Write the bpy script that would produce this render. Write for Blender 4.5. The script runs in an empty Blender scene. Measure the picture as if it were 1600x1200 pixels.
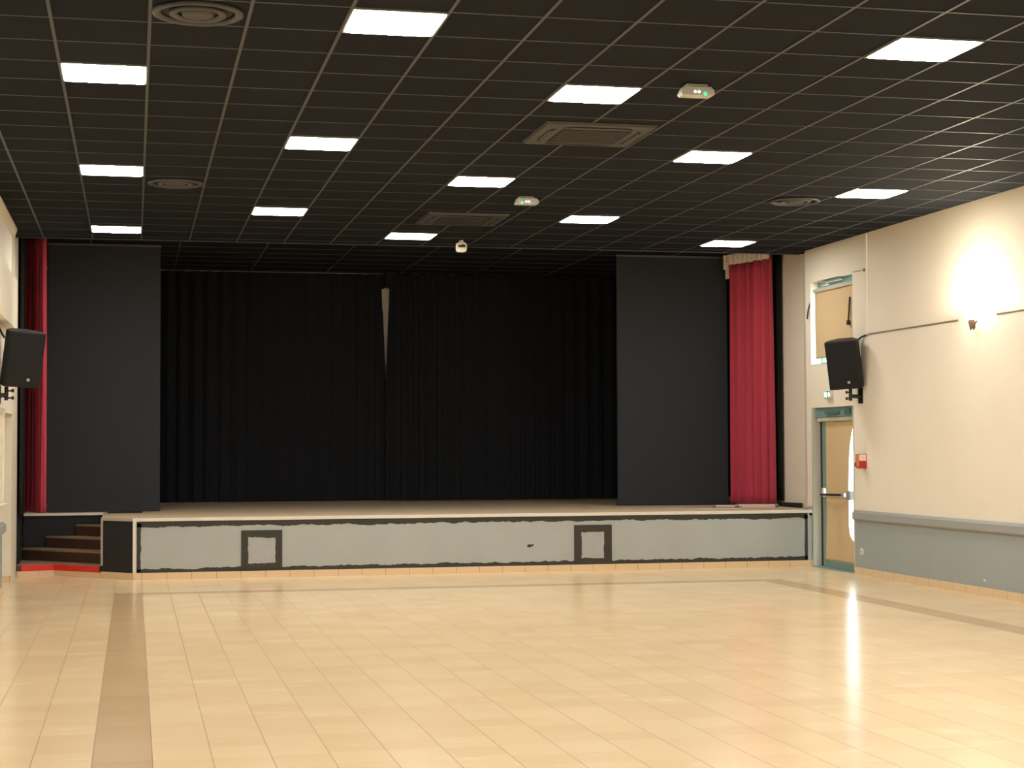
import bpy, bmesh, math, random
from mathutils import Vector, Matrix
random.seed(7)
C = bpy.context.scene.collection
SC = bpy.context.scene

# ------------------------------------------------------------------ camera
CAM_H = 1.5935
YAW, PITCH, ROLL = 0.2184, 0.0382, -0.0042
def camera():
    cy, sy, cp, sp = math.cos(YAW), math.sin(YAW), math.cos(PITCH), math.sin(PITCH)
    fw = Vector((sy*cp, cy*cp, sp)); r0 = Vector((cy, -sy, 0)); u0 = r0.cross(fw)
    c, s = math.cos(ROLL), math.sin(ROLL)
    r = c*r0 + s*u0; u = -s*r0 + c*u0
    cd = bpy.data.cameras.new('camera'); co = bpy.data.objects.new('camera', cd); C.objects.link(co)
    m = Matrix.Identity(4)
    for i in range(3):
        m[i][0], m[i][1], m[i][2] = r[i], u[i], -fw[i]
    m[0][3], m[1][3], m[2][3] = 0, 0, CAM_H
    co.matrix_world = m
    cd.sensor_fit = 'HORIZONTAL'; cd.sensor_width = 36; cd.lens = 2665.0/1600*36
    cd.clip_start = 0.05; cd.clip_end = 300
    SC.camera = co
camera()

# ------------------------------------------------------------------ world, exposure
W = bpy.data.worlds.new('overcast_daylight'); SC.world = W; W.use_nodes = True
bg = W.node_tree.nodes['Background']; bg.inputs[0].default_value = (0.80, 0.93, 1.0, 1); bg.inputs[1].default_value = 13.0
SC.view_settings.view_transform = 'Standard'; SC.view_settings.look = 'None'
SC.view_settings.gamma = 1; SC.view_settings.use_curve_mapping = False
SC.view_settings.exposure = 0.0
LAMP_STRENGTH = 47.0
LAMP_COLOR = (1.0, 0.95, 0.88, 1)

# ------------------------------------------------------------------ materials
def lin(r, g, b):
    f = lambda v: (v/255)/12.92 if v/255 <= 0.04045 else ((v/255+0.055)/1.055)**2.4
    return (f(r), f(g), f(b), 1)
MATS = {}
def mat(name, col, rough=0.6, metal=0.0, spec=0.5, noise=0.0, nscale=6.0, bump=0.0, bscale=80.0, emit=None, estr=0.0, sheen=0.0):
    if name in MATS: return MATS[name]
    m = bpy.data.materials.new(name); m.use_nodes = True
    nt = m.node_tree; b = nt.nodes['Principled BSDF']
    b.inputs['Base Color'].default_value = col
    b.inputs['Roughness'].default_value = rough; b.inputs['Metallic'].default_value = metal
    b.inputs['Specular IOR Level'].default_value = spec
    if sheen: b.inputs['Sheen Weight'].default_value = sheen
    if emit is not None:
        b.inputs['Emission Color'].default_value = emit; b.inputs['Emission Strength'].default_value = estr
    if noise or bump:
        tc = nt.nodes.new('ShaderNodeTexCoord')
    if noise:
        n = nt.nodes.new('ShaderNodeTexNoise'); n.inputs['Scale'].default_value = nscale; n.inputs['Detail'].default_value = 4
        nt.links.new(tc.outputs['Object'], n.inputs['Vector'])
        hs = nt.nodes.new('ShaderNodeHueSaturation'); hs.inputs['Color'].default_value = col
        mr = nt.nodes.new('ShaderNodeMapRange'); mr.inputs['To Min'].default_value = 1-noise; mr.inputs['To Max'].default_value = 1+noise
        mr.inputs['From Min'].default_value = 0.25; mr.inputs['From Max'].default_value = 0.75
        nt.links.new(n.outputs[0], mr.inputs['Value']); nt.links.new(mr.outputs[0], hs.inputs['Value'])
        nt.links.new(hs.outputs[0], b.inputs['Base Color'])
    if bump:
        n2 = nt.nodes.new('ShaderNodeTexNoise'); n2.inputs['Scale'].default_value = bscale; n2.inputs['Detail'].default_value = 3
        nt.links.new(tc.outputs['Object'], n2.inputs['Vector'])
        bp = nt.nodes.new('ShaderNodeBump'); bp.inputs['Strength'].default_value = bump; bp.inputs['Distance'].default_value = 0.004
        nt.links.new(n2.outputs[0], bp.inputs['Height']); nt.links.new(bp.outputs[0], b.inputs['Normal'])
    MATS[name] = m
    return m

TX0, TILE, TY0 = -0.2013, 0.3036, 19.37
class NB:
    """small helper for math node chains"""
    def __init__(s, m): s.nt = m.node_tree
    def n(s, op, a, b=None, c=None):
        k = s.nt.nodes.new('ShaderNodeMath'); k.operation = op
        for i, v in enumerate((a, b, c)):
            if v is None: continue
            if isinstance(v, (int, float)): k.inputs[i].default_value = v
            else: s.nt.links.new(v, k.inputs[i])
        return k.outputs[0]
    def mix(s, fac, a, b):
        k = s.nt.nodes.new('ShaderNodeMix'); k.data_type = 'RGBA'
        for idx, v in ((0, fac), (6, a), (7, b)):
            if isinstance(v, (int, float, tuple)): k.inputs[idx].default_value = v
            else: s.nt.links.new(v, k.inputs[idx])
        return k.outputs[2]

def floor_mat():
    m = bpy.data.materials.new('beige_floor_tiles'); m.use_nodes = True; nt = m.node_tree; b = nt.nodes['Principled BSDF']
    q = NB(m); tc = nt.nodes.new('ShaderNodeTexCoord'); sx = nt.nodes.new('ShaderNodeSeparateXYZ')
    nt.links.new(tc.outputs['Object'], sx.inputs[0])
    u = q.n('DIVIDE', q.n('SUBTRACT', sx.outputs[0], TX0), TILE); v = q.n('DIVIDE', q.n('SUBTRACT', sx.outputs[1], TY0), TILE)
    iu, iv = q.n('FLOOR', u), q.n('FLOOR', v); fu, fv = q.n('FRACT', u), q.n('FRACT', v)
    # per tile shade
    cx = nt.nodes.new('ShaderNodeCombineXYZ'); nt.links.new(iu, cx.inputs[0]); nt.links.new(iv, cx.inputs[1])
    wn = nt.nodes.new('ShaderNodeTexWhiteNoise'); nt.links.new(cx.outputs[0], wn.inputs['Vector'])
    ns = nt.nodes.new('ShaderNodeTexNoise'); ns.inputs['Scale'].default_value = 1.3; ns.inputs['Detail'].default_value = 5
    nt.links.new(tc.outputs['Object'], ns.inputs['Vector'])
    base = q.mix(wn.outputs['Value'], lin(226, 199, 156), lin(232, 207, 166))
    base = q.mix(q.n('MULTIPLY', ns.outputs[0], 0.35), base, lin(212, 184, 141))
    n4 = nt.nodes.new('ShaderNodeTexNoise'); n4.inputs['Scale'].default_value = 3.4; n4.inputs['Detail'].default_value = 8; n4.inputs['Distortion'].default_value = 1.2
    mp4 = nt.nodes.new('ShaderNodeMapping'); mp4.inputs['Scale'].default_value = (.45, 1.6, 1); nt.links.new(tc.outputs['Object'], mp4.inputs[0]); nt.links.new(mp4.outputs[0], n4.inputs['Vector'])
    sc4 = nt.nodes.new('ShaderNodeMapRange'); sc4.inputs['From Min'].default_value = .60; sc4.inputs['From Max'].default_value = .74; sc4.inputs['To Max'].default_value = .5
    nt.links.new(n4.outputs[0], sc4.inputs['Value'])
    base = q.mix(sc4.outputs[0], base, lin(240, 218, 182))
    # dark border row of tiles: one column on the left, one row near the stage, one column on the right
    def inr(a, lo, hi): return q.n('MULTIPLY', q.n('GREATER_THAN', a, lo), q.n('LESS_THAN', a, hi))
    colL = q.n('MULTIPLY', inr(iu, -0.5, 0.5), q.n('LESS_THAN', iv, 0.5))
    colR = q.n('MULTIPLY', inr(iu, 24.5, 25.5), q.n('LESS_THAN', iv, 0.5))
    row = q.n('MULTIPLY', inr(iv, -0.5, 0.5), inr(iu, -0.5, 25.5))
    dark = q.n('MAXIMUM', q.n('MAXIMUM', colL, colR), row)
    base = q.mix(dark, base, q.mix(wn.outputs['Value'], lin(194, 163, 122), lin(199, 169, 129)))
    # joints: dark long joints, cross joints coloured pale in patches for their specular glint
    def edge(f, w): return q.n('MAXIMUM', q.n('LESS_THAN', f, w), q.n('GREATER_THAN', f, 1-w))
    ju = edge(fu, 0.0075); jv = edge(fv, 0.008)
    n3 = nt.nodes.new('ShaderNodeTexNoise'); n3.inputs['Scale'].default_value = 0.9; n3.inputs['Detail'].default_value = 2
    nt.links.new(tc.outputs['Object'], n3.inputs['Vector'])
    glint = nt.nodes.new('ShaderNodeMapRange'); glint.inputs['From Min'].default_value = .42; glint.inputs['From Max'].default_value = .62
    nt.links.new(n3.outputs[0], glint.inputs['Value'])
    base = q.mix(q.n('MULTIPLY', jv, q.n('MULTIPLY_ADD', glint.outputs[0], .50, .06)), base, lin(242, 222, 184))
    base = q.mix(q.n('MULTIPLY', ju, .9), base, lin(112, 82, 48))
    nt.links.new(base, b.inputs['Base Color'])
    b.inputs['Specular IOR Level'].default_value = 0.38
    rr = nt.nodes.new('ShaderNodeMapRange'); rr.inputs['To Min'].default_value = .15; rr.inputs['To Max'].default_value = .26
    nt.links.new(ns.outputs[0], rr.inputs['Value'])
    rr2 = q.n('MAXIMUM', rr.outputs[0], q.n('MULTIPLY', ju, .6)); nt.links.new(rr2, b.inputs['Roughness'])
    bp = nt.nodes.new('ShaderNodeBump'); bp.inputs['Strength'].default_value = .15; bp.inputs['Distance'].default_value = .002; bp.invert = True
    nt.links.new(ju, bp.inputs['Height']); nt.links.new(bp.outputs[0], b.inputs['Normal'])
    return m

def wall_mat():
    """cream paint above, grey paint below the dado rail"""
    m = bpy.data.materials.new('cream_and_grey_wall_paint'); m.use_nodes = True; nt = m.node_tree; b = nt.nodes['Principled BSDF']
    q = NB(m); tc = nt.nodes.new('ShaderNodeTexCoord'); sx = nt.nodes.new('ShaderNodeSeparateXYZ'); nt.links.new(tc.outputs['Object'], sx.inputs[0])
    ns = nt.nodes.new('ShaderNodeTexNoise'); ns.inputs['Scale'].default_value = 1.6; ns.inputs['Detail'].default_value = 5
    nt.links.new(tc.outputs['Object'], ns.inputs['Vector'])
    cream = q.mix(ns.outputs[0], lin(223, 213, 193), lin(230, 222, 204))
    grey = q.mix(ns.outputs[0], lin(145, 152, 151), lin(153, 160, 158))
    nt.links.new(q.mix(q.n('LESS_THAN', sx.outputs[2], .72), cream, grey), b.inputs['Base Color'])
    b.inputs['Roughness'].default_value = .6
    n2 = nt.nodes.new('ShaderNodeTexNoise'); n2.inputs['Scale'].default_value = 60; nt.links.new(tc.outputs['Object'], n2.inputs['Vector'])
    bp = nt.nodes.new('ShaderNodeBump'); bp.inputs['Strength'].default_value = .12; bp.inputs['Distance'].default_value = .003
    nt.links.new(n2.outputs[0], bp.inputs['Height']); nt.links.new(bp.outputs[0], b.inputs['Normal'])
    return m

def plinth_mat():
    m = bpy.data.materials.new('beige_plinth_tiles'); m.use_nodes = True; nt = m.node_tree; b = nt.nodes['Principled BSDF']
    q = NB(m); tc = nt.nodes.new('ShaderNodeTexCoord'); sx = nt.nodes.new('ShaderNodeSeparateXYZ'); nt.links.new(tc.outputs['Object'], sx.inputs[0])
    def joint(o): return q.n('LESS_THAN', q.n('FRACT', q.n('DIVIDE', q.n('ADD', o, 100.1), .3036)), .022)
    j = q.n('MAXIMUM', joint(sx.outputs[0]), 0.0) if False else joint(q.n('ADD', sx.outputs[0], sx.outputs[1]))
    nt.links.new(q.mix(q.n('MULTIPLY', j, .7), lin(216, 188, 150), lin(120, 90, 58)), b.inputs['Base Color'])
    b.inputs['Roughness'].default_value = .35
    return m

def deck_mat():
    m = bpy.data.materials.new('worn_stage_boards'); m.use_nodes = True; nt = m.node_tree; b = nt.nodes['Principled BSDF']
    q = NB(m); tc = nt.nodes.new('ShaderNodeTexCoord'); mp = nt.nodes.new('ShaderNodeMapping'); mp.inputs['Scale'].default_value = (1.2, 9, 1)
    nt.links.new(tc.outputs['Object'], mp.inputs[0])
    ns = nt.nodes.new('ShaderNodeTexNoise'); ns.inputs['Scale'].default_value = 2.0; ns.inputs['Detail'].default_value = 6; nt.links.new(mp.outputs[0], ns.inputs['Vector'])
    nt.links.new(q.mix(ns.outputs[0], lin(176, 154, 124), lin(204, 182, 150)), b.inputs['Base Color'])
    b.inputs['Roughness'].default_value = .6; b.inputs['Specular IOR Level'].default_value = .25
    return m

def glass_mat():
    m = bpy.data.materials.new('window_glass'); m.use_nodes = True; nt = m.node_tree
    for n in list(nt.nodes):
        if n.type != 'OUTPUT_MATERIAL': nt.nodes.remove(n)
    t = nt.nodes.new('ShaderNodeBsdfTransparent'); t.inputs[0].default_value = (.93, .97, .97, 1)
    g = nt.nodes.new('ShaderNodeBsdfGlossy'); g.inputs['Roughness'].default_value = .02
    mx = nt.nodes.new('ShaderNodeMixShader'); mx.inputs[0].default_value = .07
    nt.links.new(t.outputs[0], mx.inputs[1]); nt.links.new(g.outputs[0], mx.inputs[2])
    nt.links.new(mx.outputs[0], nt.nodes['Material Output'].inputs[0])
    return m

def blind_mat():
    m = bpy.data.materials.new('beige_blind_cloth'); m.use_nodes = True; nt = m.node_tree
    for n in list(nt.nodes):
        if n.type != 'OUTPUT_MATERIAL': nt.nodes.remove(n)
    d = nt.nodes.new('ShaderNodeBsdfDiffuse'); d.inputs[0].default_value = lin(206, 182, 144)
    t = nt.nodes.new('ShaderNodeBsdfTranslucent'); t.inputs[0].default_value = lin(180, 142, 96)
    mx = nt.nodes.new('ShaderNodeMixShader'); mx.inputs[0].default_value = .12
    nt.links.new(d.outputs[0], mx.inputs[1]); nt.links.new(t.outputs[0], mx.inputs[2])
    nt.links.new(mx.outputs[0], nt.nodes['Material Output'].inputs[0])
    return m

M_FLOOR, M_WALL, M_PLINTH, M_DECK, M_GLASS, M_BLIND = floor_mat(), wall_mat(), plinth_mat(), deck_mat(), glass_mat(), blind_mat()
M_CREAM = mat('cream_paint', lin(226, 217, 197), .6, noise=.02, bump=.08)
M_CEIL = mat('black_ceiling_tile', lin(27, 29, 33), .9, spec=.1, noise=.06, nscale=9, bump=.3, bscale=140)
M_BAR = mat('dark_grey_ceiling_bar', lin(58, 61, 67), .5)
M_VENT = mat('dark_grey_vent_metal', lin(56, 56, 57), .5)
M_VENTDARK = mat('black_vent_gap', lin(14, 13, 12), .8)
M_GRILLE = mat('charcoal_filter_grille', lin(18, 19, 20), .8)
M_DADO = mat('grey_dado_paint', lin(148, 151, 147), .5)
M_STAGE = mat('pale_grey_stage_paint', lin(162, 166, 162), .6, noise=.04, nscale=2.5)
M_HATCH = mat('cool_grey_hatch_paint', lin(160, 162, 160), .6, noise=.05, nscale=8)
M_BLACKPAINT = mat('black_brush_paint', lin(44, 42, 34), .55, noise=.12, nscale=30)
M_BLACKWALL = mat('matte_black_paint', lin(24, 24, 25), .8, noise=.08, nscale=5)
M_NOSING = mat('pale_metal_edge', lin(214, 208, 196), .35)
M_FLAT = mat('charcoal_flat_cloth', lin(52, 54, 58), .95, spec=.15, noise=.06, nscale=40, bump=.25, bscale=260)
M_FLATRAIL = mat('black_flat_rail', lin(30, 30, 30), .7)
M_RAILGREY = mat('grey_batten', lin(84, 80, 74), .5)
M_VELVET = mat('black_curtain_velvet', lin(34, 35, 38), .95, spec=.1, noise=.08, nscale=30)
M_RED = mat('red_curtain_velvet', lin(172, 56, 74), .85, spec=.2, noise=.06, nscale=20, sheen=.2)
M_TAPE = mat('white_heading_tape', lin(222, 205, 192), .8)
M_WHITE = mat('white_plastic', lin(226, 222, 212), .4)
M_WHITEPAINT = mat('white_gloss_paint', lin(226, 221, 206), .35)
M_BLACKPL = mat('black_speaker_plastic', lin(26, 26, 27), .5, spec=.3, bump=.1, bscale=300)
M_MESH = mat('black_speaker_mesh', lin(27, 27, 28), .75, spec=.25, bump=.5, bscale=500)
M_BADGE = mat('silver_badge', lin(170, 170, 168), .4)
M_BLACKMETAL = mat('black_metal', lin(22, 22, 22), .45)
M_TEAL = mat('grey_teal_frame_paint', lin(112, 138, 134), .45)
M_TEALDARK = mat('dark_teal_metal', lin(78, 104, 104), .5)
M_JAMB = mat('pale_grey_jamb_paint', lin(186, 184, 168), .5)
M_STEEL = mat('brushed_steel', lin(190, 190, 186), .35, metal=.6)
M_REDBOX = mat('red_alarm_plastic', lin(178, 40, 36), .4)
M_REDPALE = mat('faded_red_plastic', lin(206, 130, 104), .5)
M_REDPAINT = mat('red_step_paint', lin(214, 40, 32), .5)
M_TREAD = mat('worn_step_edge', lin(150, 124, 98), .5, noise=.1, nscale=12)
M_RISER = mat('dark_brown_riser', lin(70, 48, 34), .6, noise=.1, nscale=6)
M_LAMP = mat('glowing_lamp_panel', (.9, .88, .84, 1), .5, emit=LAMP_COLOR, estr=LAMP_STRENGTH)
M_FRAME = mat('white_lamp_frame', lin(120, 114, 104), .4)
M_SCONCE = mat('glowing_frosted_glass', (.95, .93, .88, 1), .4, emit=(1.0, .88, .66, 1), estr=26.0)
M_BULB = mat('bright_bulb', (1, 1, 1, 1), .4, emit=(1.0, .88, .66, 1), estr=1500.0)
M_TAN = mat('tan_metal_finial', lin(78, 60, 36), .5)
M_LEDW = mat('white_led', (1, 1, 1, 1), .3, emit=(.9, .97, 1, 1), estr=3.0)
M_LEDG = mat('green_led', (.1, .8, .4, 1), .3, emit=(.05, .9, .4, 1), estr=1.0)
M_LENS = mat('frosted_lens', lin(196, 198, 190), .3)
M_SIGNG = mat('green_sign_face', lin(20, 96, 66), .4, emit=(.03, .28, .18, 1), estr=.6)
M_SIGNW = mat('lit_white_symbol', (.9, 1, .97, 1), .4, emit=(.82, 1, .95, 1), estr=2.2)
M_AMBER = mat('dark_amber_window', lin(70, 48, 22), .3)
M_CABLE = mat('grey_cable', lin(120, 112, 96), .6)
M_POLE = mat('pinkish_grey_metal_pole', lin(196, 176, 164), .4)
M_PAVING = mat('pale_outdoor_paving', lin(190, 188, 180), .9, noise=.08)
M_BACKWALL = mat('pale_back_wall_paint', lin(222, 218, 210), .7)

# ------------------------------------------------------------------ mesh helpers
def BM(): return bmesh.new()
def box(bm, x0, x1, y0, y1, z0, z1, M=None):
    vs = [bm.verts.new(Vector(p) if M is None else M @ Vector(p)) for p in
          ((x0,y0,z0),(x1,y0,z0),(x1,y1,z0),(x0,y1,z0),(x0,y0,z1),(x1,y0,z1),(x1,y1,z1),(x0,y1,z1))]
    return [bm.faces.new([vs[i] for i in f]) for f in ((0,3,2,1),(4,5,6,7),(0,1,5,4),(1,2,6,5),(2,3,7,6),(3,0,4,7))]
def prism(bm, pts, axis, a, b, M=None):
    """pts 2-D outline in the plane normal to axis, swept from a to b"""
    def P(p, t):
        v = {'x': (t, p[0], p[1]), 'y': (p[0], t, p[1]), 'z': (p[0], p[1], t)}[axis]
        return Vector(v) if M is None else M @ Vector(v)
    A = [bm.verts.new(P(p, a)) for p in pts]; B = [bm.verts.new(P(p, b)) for p in pts]
    n = len(pts)
    bm.faces.new(A); bm.faces.new(B[::-1])
    for i in range(n): bm.faces.new((A[i], B[i], B[(i+1) % n], A[(i+1) % n]))
def tube(bm, pts, r, n=10):
    pts = [Vector(p) for p in pts]; rings = []
    for i, p in enumerate(pts):
        d = (pts[min(i+1, len(pts)-1)] - pts[max(i-1, 0)]).normalized()
        a = d.orthogonal().normalized() if i == 0 else (prev - d*prev.dot(d)).normalized()
        prev = a; b = d.cross(a)
        rings.append([bm.verts.new(p + r*(math.cos(2*math.pi*k/n)*a + math.sin(2*math.pi*k/n)*b)) for k in range(n)])
    for i in range(len(rings)-1):
        for k in range(n): bm.faces.new((rings[i][k], rings[i][(k+1) % n], rings[i+1][(k+1) % n], rings[i+1][k]))
    bm.faces.new(rings[0][::-1]); bm.faces.new(rings[-1])
def lathe(bm, prof, n=40, M=None):
    """prof = (radius, z) list, around z"""
    rings = []
    for r, z in prof:
        rings.append([bm.verts.new((Vector((r*math.cos(2*math.pi*k/n), r*math.sin(2*math.pi*k/n), z))) if M is None else
                                   M @ Vector((r*math.cos(2*math.pi*k/n), r*math.sin(2*math.pi*k/n), z))) for k in range(n)])
    for i in range(len(rings)-1):
        for k in range(n): bm.faces.new((rings[i][k], rings[i][(k+1) % n], rings[i+1][(k+1) % n], rings[i+1][k]))
    return rings
def roundrect(w, h, r, n=5):
    pts = []
    for cx, cy, a0 in ((w/2-r, h/2-r, 0), (-w/2+r, h/2-r, 90), (-w/2+r, -h/2+r, 180), (w/2-r, -h/2+r, 270)):
        for k in range(n+1):
            a = math.radians(a0 + 90*k/n); pts.append((cx + r*math.cos(a), cy + r*math.sin(a)))
    return pts
def sheet(bm, f, nu, nv, th=0.0):
    """grid f(s,t)->Vector for s,t in 0..1"""
    g = [[bm.verts.new(f(i/nu, j/nv)) for i in range(nu+1)] for j in range(nv+1)]
    for j in range(nv):
        for i in range(nu): bm.faces.new((g[j][i], g[j][i+1], g[j+1][i+1], g[j+1][i]))
def obj(name, bm, m, parent=None, smooth=False, bevel=0.0, solid=0.0):
    bmesh.ops.recalc_face_normals(bm, faces=bm.faces)
    me = bpy.data.meshes.new(name); bm.to_mesh(me); bm.free()
    me.materials.append(m)
    o = bpy.data.objects.new(name, me); C.objects.link(o)
    if smooth:
        for p in me.polygons: p.use_smooth = True
    if parent: o.parent = parent
    if solid:
        s = o.modifiers.new('solid', 'SOLIDIFY'); s.thickness = solid; s.offset = 0
    if bevel:
        b = o.modifiers.new('bevel', 'BEVEL'); b.width = bevel; b.segments = 2; b.limit_method = 'ANGLE'
    return o
def thing(name, label, cat, loc=(0,0,0), rotz=0, group=None):
    o = bpy.data.objects.new(name, None); C.objects.link(o); o.empty_display_size = .1
    o.location = loc; o.rotation_euler = (0, 0, rotz); o['label'] = label; o['category'] = cat
    if group: o['group'] = group
    return o
def tag(o, label, cat, group=None):
    o['label'] = label; o['category'] = cat
    if group: o['group'] = group
    return o
def struct(name, bm, m, parent=None, **k):
    o = obj(name, bm, m, parent, **k)
    if not parent: o['kind'] = 'structure'
    return o
def part(name, boxes, m, parent=None, **k):
    bm = BM()
    for b in boxes: box(bm, *b)
    return obj(name, bm, m, parent, **k)
def dup(root, loc, label, rotz=None):
    r = root.copy(); C.objects.link(r); r.location = loc; r['label'] = label
    if rotz is not None: r.rotation_euler = (0, 0, rotz)
    for ch in list(root.children):
        c = ch.copy(); C.objects.link(c); c.parent = r
        for g in ch.children:
            d = g.copy(); C.objects.link(d); d.parent = c
    return r

# ------------------------------------------------------------------ dimensions
CZ = 4.281          # hall ceiling
SCZ = 4.46          # ceiling above the stage
XL, XR = -1.43, 8.94
YB, YE = -4.0, 22.15
YS, ZS = 21.62, .757
GX = lambda i: 4.288 + .6*i
GY = lambda j: 9.612 + .6123*j

# ------------------------------------------------------------------ shell
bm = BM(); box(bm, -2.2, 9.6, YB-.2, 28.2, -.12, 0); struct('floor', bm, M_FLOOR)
bm = BM(); box(bm, 9.6, 40, -10, 60, -.15, -.05); struct('ground', bm, M_PAVING)
bm = BM(); box(bm, -1.75, 9.2, YB-.1, YE, CZ, CZ+.1); box(bm, -1.75, 9.4, YE-.03, YE, CZ+.1, 4.75); struct('ceiling', bm, M_CEIL)
bm = BM(); box(bm, -1.75, 9.4, YE, 27.75, SCZ, SCZ+.1); struct('ceiling_stage', bm, M_CEIL)
# ceiling bars of the hall and of the stage: one suspended grid each
bm = BM()
for i in range(-9, 8): box(bm, GX(i)-.011, GX(i)+.011, YB, YE, CZ-.004, CZ)
for j in range(-22, 21): box(bm, XL, XR, GY(j)-.009, GY(j)+.009, CZ-.0035, CZ)
box(bm, -1.45, 9.0, YE-.03, YE, CZ-.012, CZ)
struct('trim_1', bm, M_BAR)
bm = BM()
for k in range(-1, 8):
    X = .62 + 1.2*k
    if X > -1.4: box(bm, X-.012, X+.012, YE+.02, 27.3, SCZ-.004, SCZ)
for k in range(9): box(bm, -1.4, 9.0, 22.5+.6*k-.012, 22.5+.6*k+.012, SCZ-.0035, SCZ)
struct('trim_2', bm, M_BAR)

# right wall with a window above a door
D0, D1 = 20.23, 21.61
bm = BM()
box(bm, XR, XR+.25, YB, D0, 0, 4.5)
box(bm, XR, XR+.25, D0, D1, 2.13, 2.71)
box(bm, XR, XR+.25, D0, D1, 3.83, 4.5)
prism(bm, [(XR, D1), (XR, 21.78), (9.12, 22.3), (9.14, 28), (9.4, 28), (9.4, D1)], 'z', 0, 4.75)
struct('wall_right', bm, M_WALL)
# left wall with a doorway niche next to the stage
N0, N1 = 19.9, 21.6
bm = BM()
box(bm, -1.75, XL, YB, N0, 0, 4.5)
box(bm, -1.75, XL, N0, N1, 2.04, 4.5)
box(bm, -1.75, -1.65, N0, N1, 0, 2.04)
struct('wall_left', bm, M_WALL)
bm = BM(); box(bm, -1.75, -1.45, N1, 28, 0, 4.75); struct('wall_left_stage', bm, M_CREAM)
bm = BM(); box(bm, -1.45, -1.446, 22.62, 27.48, 0, SCZ); struct('wall_left_black', bm, M_BLACKWALL)
bm = BM(); box(bm, -1.75, 9.4, YB-.15, YB, 0, 4.5); struct('wall_back', bm, M_WALL)
bm = BM(); box(bm, -1.75, 9.4, 27.5, 27.7, 0, 4.75); struct('wall_front', bm, M_BACKWALL)
bm = BM(); box(bm, -1.66, -1.60, N0+.05, N1-.05, 0, 2.0); struct('door_2', bm, M_JAMB)

# dado rails
def rail(bm, x, sgn, y0, y1):
    prism(bm, [(x, .683), (x, .806), (x-sgn*.012, .806), (x-sgn*.045, .775), (x-sgn*.045, .70), (x-sgn*.03, .683)], 'y', y0, y1)
bm = BM(); rail(bm, XR, 1, YB, D0-.01); rail(bm, XR, 1, D1+.01, 21.77); struct('trim_3', bm, M_DADO)
bm = BM(); rail(bm, XL, -1, YB, N0-.01); struct('trim_4', bm, M_DADO)
# plinth tiles
bm = BM(); box(bm, XR-.012, XR, YB, D0-.002, 0, .085); box(bm, XR-.012, XR, D1+.002, YS-.012, 0, .085); struct('baseboard_right', bm, M_PLINTH)
bm = BM(); box(bm, XL, XL+.012, YB, N0-.002, 0, .085); box(bm, -1.60, -1.44, N1-.012, N1, 0, .085); struct('baseboard_left', bm, M_PLINTH)
# cornice and boxing on the left wall
bm = BM(); prism(bm, [(XL, 4.281), (XL, 4.17), (XL+.02, 4.17), (XL+.05, 4.25), (XL+.05, 4.281)], 'y', YB, 21.3); struct('trim_5', bm, M_CREAM)
bm = BM(); box(bm, XL, -1.33, YB, 20.6, 3.0, 3.58); struct('trim_6', bm, M_CREAM, bevel=.004)

# white framed board on the left wall, with its ledge
bd = thing('wall_board', 'white framed board with a ledge on the left wall at the photo edge', 'board', (XL, 18.6, 1.05))
part('board_panel', [(0, .012, -1.0, 1.05, 0, .98)], M_CREAM, bd)
part('frame', [(0, .035, 1.05, 1.13, -.03, 1.02), (0, .035, -1.08, -1.0, -.03, 1.02), (0, .035, -1.0, 1.05, .96, 1.02)], M_WHITEPAINT, bd, bevel=.004)
part('ledge', [(0, .07, -1.08, 1.16, -.065, -.03)], M_WHITEPAINT, bd, bevel=.006)

# ------------------------------------------------------------------ stage platform
st = thing('stage_platform', 'raised stage with pale grey front outlined in rough black paint', 'stage', (0, YS, 0))
def at(o, *pts): return [tuple(Vector(p) - o.location) for p in pts]
SX0, SX1 = .0, 8.935
bx = -.385
outline = [(SX0, YS), (SX1, YS), (SX1, 21.79), (9.11, 22.31), (9.12, 27.48), (-1.44, 27.48), (-1.44, 23.75), (bx, 23.75), (bx, 22.02)]
loc = lambda pts: [(p[0], p[1]-YS) for p in pts]
ins = [(SX0+.03, YS+.02), (SX1-.01, YS+.02), (SX1-.01, 21.8), (9.09, 22.33), (9.10, 27.46), (-1.43, 27.46), (-1.43, 23.77), (bx+.02, 23.77), (bx+.02, 22.03)]
bm = BM(); prism(bm, loc(ins), 'z', .002, ZS-.022); obj('base', bm, M_BLACKWALL, st)
bm = BM(); prism(bm, loc(outline), 'z', ZS-.02, ZS); obj('deck', bm, M_DECK, st)
part('front_panel', [(SX0+.035, SX1-.002, 0.0, .018, .085, ZS-.04)], M_STAGE, st)
# pale metal edge along the top and down the left corner
part('edge_trim', [(SX0-.005, SX1-.002, -.012, .03, ZS-.038, ZS+.003), (SX0-.004, SX0+.034, -.008, .02, .085, ZS-.038)], M_NOSING, st, bevel=.003)
# angled black side panel, from the front corner to the steps
ang = math.atan2(22.02-YS, bx-SX0); L = math.hypot(22.02-YS, bx-SX0)
Mside = Matrix.Translation((SX0, 0, 0)) @ Matrix.Rotation(ang, 4, 'Z')     # local x along the panel, local +y to the outside
bm = BM(); box(bm, .0, L, -.02, .004, .085, ZS-.02, Mside); obj('side_panel', bm, M_BLACKWALL, st)
bm = BM(); box(bm, 0, L, -.0, .012, ZS-.035, ZS+.002, Mside); box(bm, L-.03, L+.004, -.0, .012, .16, ZS-.035, Mside)
obj('side_trim', bm, M_RAILGREY if False else mat('dull_pale_edge', lin(170, 164, 152), .5), st)
part('back_edge_trim', [(-1.43, bx-.0, 2.125, 2.15, ZS-.03, ZS+.003)], M_NOSING, st)
# plinth tiles along the front and the angled side
bm = BM(); box(bm, SX0, SX1, -.014, .01, 0, .085); box(bm, 0, L, -.01, .010, 0, .085, Mside); obj('plinth_tiles', bm, M_PLINTH, st)
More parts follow.
